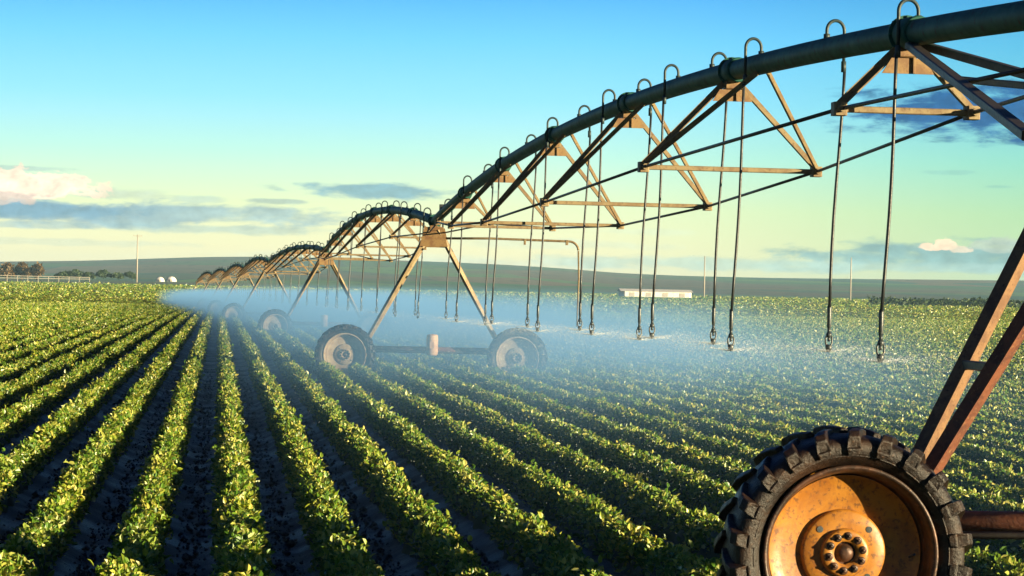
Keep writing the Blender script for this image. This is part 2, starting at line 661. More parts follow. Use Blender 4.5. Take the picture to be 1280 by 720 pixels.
def hills():
    prof = [(-2600, 330), (-1500, 322), (-700, 334), (-200, 331), (20, 327), (110, 326), (180, 324), (250, 321.5), (330, 321), (420, 323), (520, 326),
            (620, 330), (700, 335), (770, 341), (850, 344.5), (950, 347), (1050, 348.5), (1150, 349.5), (1280, 351), (1500, 352), (2000, 345), (3000, 350), (4200, 356)]
    pxs = np.array([p[0] for p in prof], float)
    el_ = np.array([(horizon(p[0]) - p[1]) / FPX for p in prof])
    A = np.linspace(-2600, 4200, 560)
    E = np.interp(A, pxs, el_)
    k = np.hanning(9)
    k /= k.sum()
    E = np.convolve(np.pad(E, 4, mode='edge'), k, 'valid')
    az_ = R(YAW) + np.arctan((A - 640) / FPX)
    dist = np.linspace(1500, 3600, 16)
    V = []
    ph = np.cumsum(rng.normal(0, .16, len(A)))
    for j, D in enumerate(dist):
        t = (D - 1500) / 2100
        s = t**1.3
        h = E * D * s + CAMZ * s - 0.8*(1-s)
        h = h + s * 0.35 * np.sin(ph + j*.6)
        if j == len(dist)-1:
            h = h - 0
        V.append(np.stack([np.sin(az_)*D, np.cos(az_)*D, h], -1))
    V.append(np.stack([np.sin(az_)*4200, np.cos(az_)*4200, np.full(len(A), -30.0)], -1))
    V = np.array(V)
    ny, nx = V.shape[:2]
    I = np.arange(ny*nx).reshape(ny, nx)
    F = np.stack([I[:-1, :-1], I[:-1, 1:], I[1:, 1:], I[1:, :-1]], -1).reshape(-1, 4)
    me = np_mesh('hills', V.reshape(-1, 3), F.ravel(), np.full(len(F), 4), [M['hills']], smooth=True)
    tag(link_mesh('hills', me), kind='structure')


hills()

# ------------------------------------------------------------------ crop


def view_span(Y, margin):
    """left and right limit (X) of what the camera sees at distance Y along the rows, with a margin"""
    a0 = R(YAW) + math.atan(-640/FPX)
    a1 = R(YAW) + math.atan(640/FPX)
    return Y*math.tan(a0) - margin, Y*math.tan(a1) + margin


def row_noise(y, seed, scale):
    """smooth 1-D noise in [0,1]"""
    g = np.random.default_rng(seed).random(4096)
    t = y / scale + 1000
    i = np.floor(t).astype(int)
    f = t - i
    f = f*f*(3-2*f)
    return g[i % 4096]*(1-f) + g[(i+1) % 4096]*f


def soil_clods():
    g = np.random.default_rng(21)
    n = 34000
    y = 10 + 45*g.random(n)**1.5
    x0, x1 = view_span(y, 1.2)
    k = np.round(((x0 + (x1-x0)*g.random(n)) - ROW0)/ROWS) + .5
    x = ROW0 + ROWS*k + g.normal(0, .09, n)
    r_ = np.exp(g.normal(math.log(.010), .5, n)).clip(.004, .034)
    P = np.stack([x, y, zg(y) + .012 + r_*.25], -1)
    d = np.array([(1, 0, 0), (-1, 0, 0), (0, 1, 0), (0, -1, 0), (0, 0, 1), (0, 0, -1)], float)
    V = P[:, None] + d[None]*r_[:, None, None]*g.uniform(.6, 1.2, (n, 6, 1)) + g.normal(0, .15, (n, 6, 3))*r_[:, None, None]
    T = np.array([(0, 2, 4), (2, 1, 4), (1, 3, 4), (3, 0, 4), (2, 0, 5), (1, 2, 5), (3, 1, 5), (0, 3, 5)]).ravel()
    F = (np.arange(n)[:, None]*6 + T[None]).ravel()
    me = np_mesh('soil_clods', V.reshape(-1, 3), F, np.full(8*n, 3), [M['soil']])
    tag(link_mesh('soil_clods', me), 'dark crumbled earth lying in the furrows between the rows', 'soil', kind='stuff')


soil_clods()


LEAF_N0, LEAF_L0, LEAF_Y0 = 1300.0, 0.052, 25.0


def leaf_quads(P, A, Nn, L, Wd, fold, rich):
    """leaves as meshes: base point, axis, normal, length, half width"""
    B = np.cross(Nn, A)
    n = len(P)
    L = L[:, None]
    Wd = Wd[:, None]
    up = Nn * (Wd * fold)
    if rich:
        base = P
        tip = P + A*L - Nn*L*.12
        r1 = P + A*L*.28 + B*Wd + up
        r2 = P + A*L*.68 + B*Wd*.82 + up*.8
        l1 = P + A*L*.28 - B*Wd + up
        l2 = P + A*L*.68 - B*Wd*.82 + up*.8
        V = np.stack([base, r1, r2, tip, l2, l1], 1).reshape(-1, 3)
        b = np.arange(n)[:, None]*6
        F = np.concatenate([b + np.array([[0, 1, 2, 3]]), b + np.array([[0, 3, 4, 5]])], 1).reshape(-1)
        return V, F, 2*n
    V = np.stack([P, P + A*L*.45 + B*Wd + up, P + A*L - Nn*L*.1, P + A*L*.45 - B*Wd + up], 1).reshape(-1, 3)
    F = np.arange(4*n)
    return V, F, n


def nrm(v):
    return v / (np.linalg.norm(v, axis=-1, keepdims=True) + 1e-9)


def row_geometry(k, ya, yb, seed, tracks):
    """leaves and inner mass of one row between ya and yb"""
    g = np.random.default_rng(seed)
    x0 = ROW0 + ROWS*k
    out = []
    # sample positions along the row with density falling with distance
    yy = np.linspace(ya, yb, 400)
    dens = LEAF_N0 / np.maximum(1, yy/LEAF_Y0)**1.52
    cdf = np.concatenate([[0], np.cumsum((dens[1:]+dens[:-1])/2*np.diff(yy))])
    n = int(cdf[-1])
    if n < 4:
        return None
    y = np.interp(g.random(n)*cdf[-1], cdf, yy)
    for t in tracks:
        y = y[np.abs(y - t) > 0.36]
    # plants along the row
    sp = 0.34
    cell = np.floor(y/sp)
    pc = (cell + .5)*sp
    vig = 0.84 + 0.30*row_noise(pc, seed+1, sp*1.01)        # plant by plant
    vig *= 0.92 + 0.16*row_noise(y, seed+2, 2.3)
    u = (y - pc)/sp
    vig *= 1 - 0.30*(2*u)**2 * (0.35+0.65*row_noise(pc, seed+3, sp))
    xoff = (row_noise(pc, seed+4, sp)-.5)*.07
    n = len(y)
    L = LEAF_L0*np.maximum(1, y/LEAF_Y0)**.77 * g.uniform(.6, 1.25, n)
    th = np.arccos(g.uniform(-1, 1, n))                # 0..pi across the row
    th = np.where(g.random(n) < .36, g.uniform(.7, 2.44, n), th)
    rr = g.uniform(.0, 1, n)**.38
    a_, h_ = .188*vig, .275*vig
    ox, oz = np.cos(th), np.sin(th)
    shoot = np.where(g.random(n) < .07, g.uniform(1.05, 1.25, n), 1.0)
    px = x0 + xoff + a_*ox*rr*shoot
    pz = zg(y) + .06 + h_*oz*rr*shoot
    P = np.stack([px, y, pz], -1)
    O = nrm(np.stack([ox, u*1.6 + g.normal(0, .2, n), oz*.9], -1))
    A = nrm(O*.75 + g.normal(0, .55, (n, 3)) + np.array([0, 0, .12]))
    Nn = O*.5 + np.array([.12, -.1, .48]) + g.normal(0, .38, (n, 3))
    Nn = nrm(Nn - A*(Nn*A).sum(-1, keepdims=True))
    W_ = L*g.uniform(.25, .36, n)
    near = y < 34
    parts = []
    for sel, rich in ((near, True), (~near, False)):
        if sel.any():
            parts.append(leaf_quads(P[sel] - A[sel]*L[sel][:, None]*.4, A[sel], Nn[sel], L[sel], W_[sel], .35, rich))
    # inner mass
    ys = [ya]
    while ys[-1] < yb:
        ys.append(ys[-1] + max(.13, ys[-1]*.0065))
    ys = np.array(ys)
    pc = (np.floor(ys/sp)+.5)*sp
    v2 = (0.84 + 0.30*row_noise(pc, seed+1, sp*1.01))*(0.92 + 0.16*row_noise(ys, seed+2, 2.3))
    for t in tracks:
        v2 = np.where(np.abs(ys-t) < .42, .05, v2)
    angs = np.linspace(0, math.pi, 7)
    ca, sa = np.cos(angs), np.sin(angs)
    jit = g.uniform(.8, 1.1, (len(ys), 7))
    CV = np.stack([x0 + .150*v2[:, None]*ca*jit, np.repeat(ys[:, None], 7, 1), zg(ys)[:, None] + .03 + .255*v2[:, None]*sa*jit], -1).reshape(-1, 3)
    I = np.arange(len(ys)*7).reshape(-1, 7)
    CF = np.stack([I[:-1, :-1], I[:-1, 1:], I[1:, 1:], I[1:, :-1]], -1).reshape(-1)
    return parts, CV, CF


def merge_rows(chunks):
    V, Lp, cnt, mi = [], [], 0, []
    base = 0
    for parts, CV, CF in chunks:
        for v, f, n in parts:
            V.append(v)
            Lp.append(f + base)
            base += len(v)
            mi.append(np.zeros(n, np.int32))
        V.append(CV)
        Lp.append(CF + base)
        base += len(CV)
        mi.append(np.ones(len(CF)//4, np.int32))
    V = np.concatenate(V)
    Lp = np.concatenate(Lp)
    mi = np.concatenate(mi)
    return V, Lp, np.full(len(mi), 4), mi


# towers: position of the pipe over each, measured along the machine
TOW = [(5.12, 12.5), (4.60, 51.7), (3.97, 91.0), (2.66, 130.0), (1.72, 169.0), (0.62, 208.0), (-0.66, 247.0), (-2.2, 286.0)]
TRACKS = [12.3, 51.45]

ORD = ['first', 'second', 'third', 'fourth', 'fifth', 'sixth', 'seventh', 'eighth', 'ninth', 'tenth', 'eleventh', 'twelfth', 'thirteenth', 'fourteenth',
       'fifteenth', 'sixteenth', 'seventeenth', 'eighteenth', 'nineteenth', 'twentieth', 'twenty-first', 'twenty-second', 'twenty-third', 'twenty-fourth',
       'twenty-fifth', 'twenty-sixth', 'twenty-seventh', 'twenty-eighth', 'twenty-ninth', 'thirtieth']

Y_END = 240.0
ROW_LO, ROW_HI = -16, 28


def row_limits(k):
    """where the row comes into view and leaves it"""
    x = ROW0 + ROWS*k
    m = 1.6
    ta0 = math.tan(R(YAW) + math.atan(-640/FPX))
    ta1 = math.tan(R(YAW) + math.atan(640/FPX))
    if x < 0:
        ya = (x + m)/ta0 if x + m < 0 else 0
    else:
        ya = (x - m)/ta1 if x - m > 0 else 0
    return max(10.5, ya)


def crop_rows():
    for k in range(ROW_LO, ROW_HI + 1):
        ya = row_limits(k)
        geo = row_geometry(k, ya, Y_END, 1000 + 17*(k + 200), TRACKS)
        V, Lp, c, mi = merge_rows([geo])
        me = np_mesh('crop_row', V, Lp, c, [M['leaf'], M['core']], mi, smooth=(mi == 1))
        o = link_mesh('crop_row', me)
        if k == 0:
            lab = 'leafy green crop row running almost straight up the picture from the bottom edge'
        elif k < 0:
            lab = f'{ORD[-k-1]} leafy green crop row to the left of the one running straight up'
        else:
            lab = f'{ORD[k-1]} leafy green crop row to the right of the one running straight up'
        tag(o, lab, 'crop row', 'leafy crop rows of the field')


crop_rows()


def crop_field():
    """every farther row of the field, too many and too small to tell apart"""
    chunks = []
    for k in range(-66, 130):
        if ROW_LO <= k <= ROW_HI:
            continue
        ya = row_limits(k)
        if ya < Y_END - 5:
            chunks.append(row_geometry(k, ya, Y_END, 1000 + 17*(k + 200), TRACKS))
    chunks = [c for c in chunks if c]
    V, Lp, c, mi = merge_rows(chunks)
    # beyond that the rows close to one leafy sheet up to the edge of the field
    ys = np.concatenate([np.arange(Y_END, 420, 2.0), np.arange(420, 1290, 6.0)])
    ts = np.linspace(0, 1, 220)
    G = []
    for y in ys:
        x0, x1 = view_span(y, 40)
        xs = x0 + (x1-x0)*ts
        z = zg(y) + .36 + rng.normal(0, .05, len(xs))
        G.append(np.stack([xs, np.full(len(xs), y) + rng.normal(0, .5, len(xs)), z], -1))
    G = np.array(G)
    ny, nx = G.shape[:2]
    I = np.arange(ny*nx).reshape(ny, nx) + len(V)
    F = np.stack([I[:-1, :-1], I[:-1, 1:], I[1:, 1:], I[1:, :-1]], -1).reshape(-1)
    V = np.concatenate([V, G.reshape(-1, 3)])
    Lp = np.concatenate([Lp, F])
    mi = np.concatenate([mi, np.full(len(F)//4, 2, np.int32)])
    n = 320000
    s_ = rng.uniform(1.6/1250, 1.6/(Y_END - 6), n)
    ty = 1.6/s_
    x0, x1 = view_span(ty, 8)
    tx = x0 + (x1-x0)*rng.random(n)
    near_row = ROW0 + ROWS*np.round((tx - ROW0)/ROWS)
    tx = np.where(ty < 420, near_row + rng.normal(0, .12, n), tx)
    tL = .0009*ty*rng.uniform(.5, 1.3, n)
    P = np.stack([tx, ty, zg(ty) + .22 + .12*rng.random(n)], -1)
    A = nrm(rng.normal(0, 1, (n, 3))*np.array([1, 1, .45]))
    Nn = rng.normal(0, .55, (n, 3)) + np.array([.1, -.1, .8])
    Nn = nrm(Nn - A*(Nn*A).sum(-1, keepdims=True))
    tv, tf, tn = leaf_quads(P, A, nrm(Nn), tL, tL*.4, .3, False)
    Lp = np.concatenate([Lp, tf + len(V)])
    V = np.concatenate([V, tv])
    mi = np.concatenate([mi, np.zeros(tn, np.int32)])
    me = np_mesh('crop_field', V, Lp, np.full(len(mi), 4), [M['leaf'], M['core'], M['canopy']], mi, smooth=(mi == 1))
    tag(link_mesh('crop_field', me), 'far yellow green crop where the rows merge towards the hills', 'crop', kind='stuff')


crop_field()

# ------------------------------------------------------------------ irrigation machine
WR = 0.645        # wheel radius
PIPE_Z = 3.56
SPAN_L = 39.2


def make_wheel(parent, name='wheel'):
    """turns about local Y, outer face towards -Y; origin at the hub"""
    w = empty(name)
    w.parent = parent
    t = MB()
    prof = [(.455, -.105), (.475, -.128), (.505, -.146), (.54, -.153), (.565, -.148), (.585, -.132), (.596, -.10), (.600, -.04), (.600, .04),
            (.596, .10), (.585, .132), (.565, .148), (.54, .153), (.505, .146), (.475, .128), (.455, .105)]
    t.lathe(prof, 96)
    t.lathe([(.500, -.1445), (.505, -.1505), (.510, -.1470)], 96)
    for side in (-1, 1):
        for q in range(22):
            a0 = 2*math.pi*(q + (.5 if side > 0 else 0))/22
            secs = []   # y, r_low, r_high, angle shift, half width (angle)
            for (y, rl, rh, da, hw) in ((.012*side, .588, .622, .000, .040), (-.05 if side < 0 else .05, .588, .628, .05, .044), (.105*side, .584, .630, .105, .054),
                                        (.146*side, .565, .621, .145, .064), (.170*side, .540, .596, .155, .068), (.162*side, .505, .545, .158, .060)):
                secs.append((y, rl, rh, da, hw))
            vs = []
            for (y, rl, rh, da, hw) in secs:
                for (rr_, ss) in ((rl, -1), (rl, 1), (rh, .72), (rh, -.72)):
                    a = a0 + da + ss*hw
                    vs.append((rr_*math.cos(a), y, rr_*math.sin(a)))
            fs = [(3, 2, 1, 0)]
            for m_ in range(len(secs)-1):
                b = 4*m_
                for e in range(4):
                    e2 = (e+1) % 4
                    fs.append((b+e, b+e2, b+4+e2, b+4+e))
            b = 4*(len(secs)-1)
            fs.append((b, b+1, b+2, b+3))
            t.add(vs, fs)
    fat = []
    for (vx, vy, vz) in t.v:                # full section width, deep tread
        q_ = math.hypot(vx, vz)
        n_ = q_ if q_ < .52 else .52 + (q_ - .52)*1.12
        fat.append((vx*n_/q_, vy*1.28 + .042, vz*n_/q_))
    t.v = [(a_*1.02, b_, c_*1.02) for a_, b_, c_ in fat]
    ty = t.build('tyre', M['rubber'], w)
    bv = ty.modifiers.new('edge', 'BEVEL')
    bv.width, bv.segments, bv.limit_method, bv.angle_limit = .009, 2, 'ANGLE', R(35)
    bpy.context.view_layer.update()
    ev = ty.evaluated_get(bpy.context.evaluated_depsgraph_get())
    rounded = bpy.data.meshes.new_from_object(ev)
    ty.modifiers.clear()
    ty.data = rounded
    rounded.name = 'tyre'
    r = MB()
    r.lathe([(.440, -.085), (.452, -.100), (.466, -.122), (.464, -.132), (.452, -.136), (.441, -.128), (.432, -.108), (.424, -.085), (.420, -.05), (.416, -.01),
             (.405, .005)], 96)
    r.build('rim', M['rimdark'], w)
    r = MB()
    r.lathe([(.404, -.006), (.398, .002), (.330, .020), (.245, .040), (.226, .042)], 96)
    r.lathe([(.226, .043), (.222, .018), (.212, .010), (.150, .006), (.128, .006)], 80)
    r.lathe([(.404, -.006), (.42, .09), (.46, .10)], 64)
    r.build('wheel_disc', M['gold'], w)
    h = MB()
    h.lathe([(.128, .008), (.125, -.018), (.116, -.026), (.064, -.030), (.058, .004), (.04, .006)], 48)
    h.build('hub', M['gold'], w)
    h = MB()
    h.lathe([(.0575, .0), (.050, .002), (.044, -.014), (.030, -.030), (.012, -.034), (0.001, -.034)], 40)
    h.build('hub_cap', M['rimdark'], w)
    h = MB()
    for q in range(10):
        a = 2*math.pi*q/10 + .2
        c = (.091*math.cos(a), -.030, .091*math.sin(a))
        h.lathe([(.021, .003), (.021, -.002), (.012, -.003)], 16, True, c)
        h.lathe([(.0125, .02), (.0125, -.012), (.001, -.012)], 6, False, c)
        h.lathe([(.0075, -.010), (.0075, -.020), (.0005, -.021)], 8, True, c)
    h.build('lug_nuts', M['rimdark'], w)
    for a in (.75, 2.4, 4.1, 5.5):
        d = MB()
        d.lathe([(.017, .0045), (.001, .004)], 16, False, (.178*math.cos(a), 0, .178*math.sin(a)))
        d.build('bolt_hole', M['darkbox'], w)
    d = MB()
    d.tube([(.35, .018, -.02), (.355, -.02, -.01), (.36, -.05, .0)], .007, 8)
    d.build('valve', M['darkbox'], w)
    return w


def make_tower():
    root = empty('drive_tower')
    b = MB()
    b.tube([(-1.62, 0, .78), (1.62, 0, .78)], .062, 20)
    for sx in (-1, 1):
        b.bar((sx*1.45, 0, .78), (sx*1.62, 0, .78), .18, .18)
    for sx in (-1, 1):
        b.tube([(sx*1.80, .06, .64), (sx*1.60, 0, .78)], .05, 12)
    b.build('base_beam', M['rust'], root)
    for sx in (-1, 1):
        g = MB()
        g.box((sx*1.85, .11, WR), (.26, .22, .30))
        g.lathe([(.11, -.115), (.10, -.13), (.05, -.13), (.05, -.24)], 24, True, (sx*1.85, .11, WR))
        g.build('gearbox', M['rust'], root)
        w = make_wheel(root)
        w.location = (sx*1.85 - .01, -.31, WR)
        w.rotation_euler = (0, .35 if sx > 0 else 0, 0)
    for sx in (-1, 1):
        for sy in (-1, 1):
            L = MB()
            L.angle((sx*1.50, sy*.10, .80), (sx*.09, sy*.56, 3.36), .076, .012, up=(-.7, .7, 0), flip=-1)
            L.build('leg', M['rust'] if sy < 0 else M['legtan'], root)
        for f in (.32, .66):
            x = MB()
            p = [(sx*(1.55 - 1.42*f), sy*(.10 + .46*f), .80 + 2.56*f) for sy in (-1, 1)]
            p = [(v_[0] - sx*.045, v_[1], v_[2]) for v_ in p]
            x.bar(p[0], p[1], .05, .05)
            x.build('leg_brace', M['rod'], root)
    # head: cradle under the pipe
    hd = MB()
    for sy in (-1, 1):
        y = sy*.56
        vs = [(-.30, y-.012, 3.00), (.30, y-.012, 3.00), (.20, y-.012, 3.42), (-.20, y-.012, 3.42)]
        vs += [(a, y+.012, c) for a, _, c in vs]
        hd.add(vs, [(0, 1, 2, 3), (7, 6, 5, 4), (0, 4, 5, 1), (1, 5, 6, 2), (2, 6, 7, 3), (3, 7, 4, 0)])
    hd.bar((0, -.60, 3.40), (0, .60, 3.40), .16, .10)
    hd.bar((-.19, 0, 3.38), (.19, 0, 3.38), .12, .09, up=(0, 0, 1))
    hd.bar((-.105, .2, 3.40), (-.105, .2, 3.62), .03, .12)
    hd.bar((.105, .2, 3.40), (.105, .2, 3.62), .03, .12)
    hd.build('cradle', M['plate'], root)
    mt = MB()
    mt.tube([(0, -.10, .66), (0, -.10, .69), (0, -.10, 1.06), (0, -.10, 1.10), (0, -.10, 1.12)], [.10, .125, .125, .115, .04], 20)
    for q in range(4):
        mt.tube([(0, -.10, .74 + q*.08), (0, -.10, .755 + q*.08)], .132, 20)
    mt.box((.0, -.23, .88), (.11, .06, .14))
    mt.build('drive_motor', M['pale_box'], root)
    sh = MB()
    sh.tube([(-1.75, -.09, .72), (1.75, -.09, .72)], .022, 10)
    sh.build('drive_shaft', M['rod'], root)
    cb = MB()
    cb.bar((.16, .45, 3.42), (.16, .45, 3.72), .04, .04)
    cb.box((.16, .45, 3.82), (.17, .13, .24))
    cb.lathe([(.03, -.01), (.03, .04), (.001, .045)], 12, True, (.16, .375, 3.86))
    cb.build('control_box', M['darkbox'], root)
    return root


TOW_DZ = [0, -.14, -.2, -.2, -.16, -.14, -.12, -.1]      # the wheels have worn ruts
tower_proto = make_tower()
TOWER_LABELS = [
    'nearest drive tower with muddy lugged tyre, orange rim and rusty red legs',
    'second drive tower standing in blue spray with two wheels and a pale motor box',
    'third drive tower, small, its left wheel faint in the mist beyond the second',
    'fourth drive tower, hazy behind the third, under the third low point of the pipe',
    'fifth drive tower, tiny, beneath the fourth low point of the pipe',
    'sixth drive tower, tiny, beneath the fifth low point of the pipe',
    'seventh drive tower, tiny, near the far left end of the machine',
    'last drive tower, a speck at the far left end of the machine']
for i, (x, y) in enumerate(TOW):
    o = tower_proto if i == 0 else copy_tree(tower_proto)
    o.location = (x, y, float(zg(y)) + TOW_DZ[i])
    hx, hy = (TOW[i+1][0]-x, TOW[i+1][1]-y) if i + 1 < len(TOW) else (x-TOW[i-1][0], y-TOW[i-1][1])
    rz = -math.atan2(hx, hy)
    if i == 0:
        rz = 0.0
    if i == 1:
        rz = R(-7)
    o.rotation_euler = (0, 0, rz)
    tag(o, TOWER_LABELS[i], 'irrigation tower', 'drive towers of the irrigation machine')
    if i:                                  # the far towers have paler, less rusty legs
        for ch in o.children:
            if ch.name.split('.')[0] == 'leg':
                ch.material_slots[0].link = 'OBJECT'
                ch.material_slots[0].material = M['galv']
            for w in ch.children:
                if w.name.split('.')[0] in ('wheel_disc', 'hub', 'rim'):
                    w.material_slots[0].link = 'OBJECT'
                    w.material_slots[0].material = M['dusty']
    if i == 1:
        bb = MB()
        pts = [(.15, -.45, 3.18), (1.2, -.47, 3.20), (2.9, -.5, 3.17)]
        ar = [(2.9 + .2*math.sin(a), -.5, 3.17 - .2 + .2*math.cos(a)) for a in np.linspace(.2, 1.5, 6)]
        bb.tube(pts + ar, .026, 10)
        bb.tube([(3.1, -.5, 2.97), (3.12, -.5, 2.4), (3.10, -.5, 1.35)], .018, 8)
        bb.bar((1.95, -.49, 3.08), (1.95, -.49, 3.2), .05, .05)
        bb.bar((2.85, -.5, 3.09), (2.85, -.5, 3.2), .06, .06)
        bb.build('boom_pipe', M['galv'], o)


def pz(t, arch=0.74):
    return PIPE_Z + arch*4*t*(1-t)


FR_Z = {1: 3.31, 2: 3.18, 3: 3.05, 4: 2.99, 5: 3.11, 6: 3.35}
FR_Y = [0, 4.9, 10.72, 16.35, 22.3, 28.0, 33.6, 39.2]
FR_W = {1: 1.02, 2: 1.74, 3: 2.02, 4: 2.02, 5: 1.74, 6: 1.04}


def make_span(arch=0.74):
    def pz(t):
        return PIPE_Z + arch*4*t*(1-t)
    sag = (arch - 0.74)*.55
    root = empty('pipe_span')
    L = SPAN_L
    p = MB()
    ts = np.linspace(0, 1, 50)
    p.tube([(0, L*t, pz(t)) for t in ts], .098, 28)
    for k in range(0, 8):
        y = FR_Y[k]
        t = y/L
        if 0 < k < 7:
            dz_ = (pz(t+.01)-pz(t-.01))/(.02*L)
            a = np.array((0, y, pz(t)))
            d = np.array((0, 1, dz_))/math.hypot(1, dz_)
            p.tube([a - d*.30, a - d*.28, a - d*.02, a], [.112, .122, .122, .112], 28)
            p.tube([a + d*.005, a + d*.03], .142, 28, smooth=False)
            for q in range(8):
                an = q*math.pi/4
                off = np.array((.13*math.cos(an), 0, .13*math.sin(an)))
                p.tube([a + off - d*.02, a + off + d*.06], .010, 6)
        else:
            yy = y + (.02 if k == 0 else -.05)
            p.tube([(0, yy, pz(t)), (0, yy + .03, pz(t))], .15, 28, smooth=False)
    p.build('main_pipe', M['pipe'], root)
    for k in range(1, 7):
        y = FR_Y[k]
        t = y/L
        zt, zb, hw = pz(t) - .10, FR_Z[k] + sag*4*t*(1-t), FR_W[k]/2
        f = MB()
        f.bar((-hw, y, zb), (hw, y, zb), .048, .048)
        ys_ = y - 1.3
        zs_ = pz(ys_/L) - .09
        for sx in (-1, 1):
            f.angle((sx*.05, y, zt), (sx*hw, y, zb + .02), .058, .010, up=(0, -1, 0), flip=-sx)
            if k > 1:
                f.angle((sx*.05, ys_, zs_), (sx*hw, y - .03, zb + .02), .048, .010, up=(0, -1, 0), flip=-sx)
            f.box((sx*hw, y, zb), (.10, .12, .10))
            f.tube([(sx*hw, y - .12, zb), (sx*hw, y + .12, zb)], .03, 10)
        f.build('truss_frame', M['galv'], root)
        g = MB()
        vs = [(-.20, y-.05, zt-.20), (.20, y-.05, zt-.20), (.13, y-.05, zt-.085), (-.13, y-.05, zt-.085)]
        vs += [(a, b+.012, c) for a, b, c in vs]
        g.add(vs, [(0, 1, 2, 3), (7, 6, 5, 4), (0, 4, 5, 1), (1, 5, 6, 2), (2, 6, 7, 3), (3, 7, 4, 0)])
        g.bar((.04, y-.06, zt-.20), (.04, y-.06, zt-.08), .02, .02, up=(0, 1, 0))
        g.bar((-.07, y, zt - .04), (.07, y, zt - .04), .16, .08)
        g.build('gusset_plate', M['plate'], root)
    for sx in (-1, 1):
        r = MB()
        pts = [(sx*.16, .45, 3.30)] + [(sx*FR_W[k]/2, FR_Y[k], FR_Z[k] + sag*4*FR_Y[k]/L*(1-FR_Y[k]/L)) for k in range(1, 7)] + [(sx*.16, L - .45, 3.30)]
        for a, b in zip(pts[:-1], pts[1:]):
            r.tube([a, b], .016, 8)
        r.build('truss_rod', M['rod'], root)
    return root


span_proto = make_span()
flat_proto = make_span(0.38)          # the farther spans arch less
SPAN_LABELS = [
    'nearest pipe span, thick green pipe arching over open triangular truss frames',
    'second pipe span, whole arch with zigzag trusses just beyond the misty second tower',
    'third pipe span, small dark arch left of the second one',
    'fourth pipe span, small hump left of the third arch',
    'fifth pipe span, tiny hump left of the fourth arch',
    'sixth pipe span, tiny hump second from the far left end',
    'last pipe span, tiny hump at the far left end of the machine']
SPANS = []
for i in range(len(TOW)-1):
    (xa, ya), (xb, yb) = TOW[i], TOW[i+1]
    o = span_proto if i == 0 else flat_proto if i == 2 else copy_tree(span_proto if i == 1 else flat_proto)
    L = math.hypot(xb-xa, yb-ya)
    rz = -math.atan2(xb-xa, yb-ya)
    za, zb = float(zg(ya)) + (TOW_DZ[i] if i else .09), float(zg(yb)) + TOW_DZ[i+1]
    o.location = (xa, ya, za)
    o.rotation_euler = (math.atan2(zb-za, L), 0, rz)
    o.scale = (1, L/SPAN_L, 1)
    tag(o, SPAN_LABELS[i], 'pipe span', 'truss spans of the irrigation machine')
    SPANS.append((o, L, rz, za, zb, xa, ya))

# heavy end struts between the first joint of the nearest span and its tower head
ya_, t_ = FR_Y[1], FR_Y[1]/SPAN_L
for (p, q, w_, h_) in [((-.05, ya_ - .25, pz(t_) - .11), (-.70, .3, 2.80), .075, .06), ((.05, ya_ - .25, pz(t_) - .11), (.70, .3, 2.80), .075, .06),
                       ((-.70, .3, 2.80), (.70, .3, 2.80), .06, .06), ((.33, ya_ - .03, 3.56), (.62, .3, 3.00), .055, .05),
                       ((.70, .3, 2.80), (.16, .3, 3.30), .05, .05), ((-.70, .3, 2.80), (-.16, .3, 3.30), .05, .05)]:
    e = MB()
    e.bar(p, q, w_, h_)
    e.build('end_strut', M['rod'], SPANS[0][0])


def drop_parts(side, zt, zn):
    """gooseneck + hose + weight + head, origin on the pipe axis; zt is pipe height, zn the nozzle height, both above origin 0 = nozzle level"""
    H = zt - zn
    g = MB()
    arc = []
    w = .135
    x0, x1 = -side*.015, side*w
    for a in np.linspace(0, math.pi, 13):
        arc.append((x0 + (x1-x0)*(1-math.cos(a))/2, 0, H + .155 + .085*math.sin(a)))
    g.tube([(x0, 0, H + .06), (x0, 0, H + .12)] + arc + [(x1, 0, H + .08), (x1, 0, H - .12)], .0145, 10)
    g.tube([(x0, 0, H + .085), (x0, 0, H + .125)], .028, 8)
    g.tube([(x1, 0, H - .10), (x1, 0, H - .19)], .022, 8)
    h = MB()
    n = 9
    pts = []
    lean = -.075
    for q in range(n):
        f = q/(n-1)
        pts.append((x1 + lean*f + .012*math.sin(f*5 + side), .01*math.sin(f*4), (H - .15)*(1-f) + .34*f))
    h.tube(pts, .0135, 8)
    xe = pts[-1][0]
    wt = MB()
    wt.tube([(xe, 0, .36), (xe, 0, .345), (xe, 0, .18), (xe, 0, .165)], [.014, .019, .019, .014], 10)
    wt.tube([(xe, 0, .17), (xe, 0, .12)], .015, 8)
    s = MB()
    s.tube([(xe, 0, .13), (xe, 0, .11), (xe, 0, .09)], [.02, .026, .018], 12)
    for sg in (-1, 1):
        s.tube([(xe + sg*.02, 0, .10), (xe + sg*.030, .008*sg, .08), (xe + sg*.030, .008*sg, .045), (xe + sg*.018, 0, .02), (xe, 0, .015)], .008, 8)
    s.tube([(xe, 0, .030), (xe, 0, .022), (xe, 0, -.010), (xe, 0, -.035)], [.014, .030, .026, .010], 14)
    s.tube([(xe, 0, .095), (xe, 0, .055)], .012, 8)
    return g, h, wt, s, xe


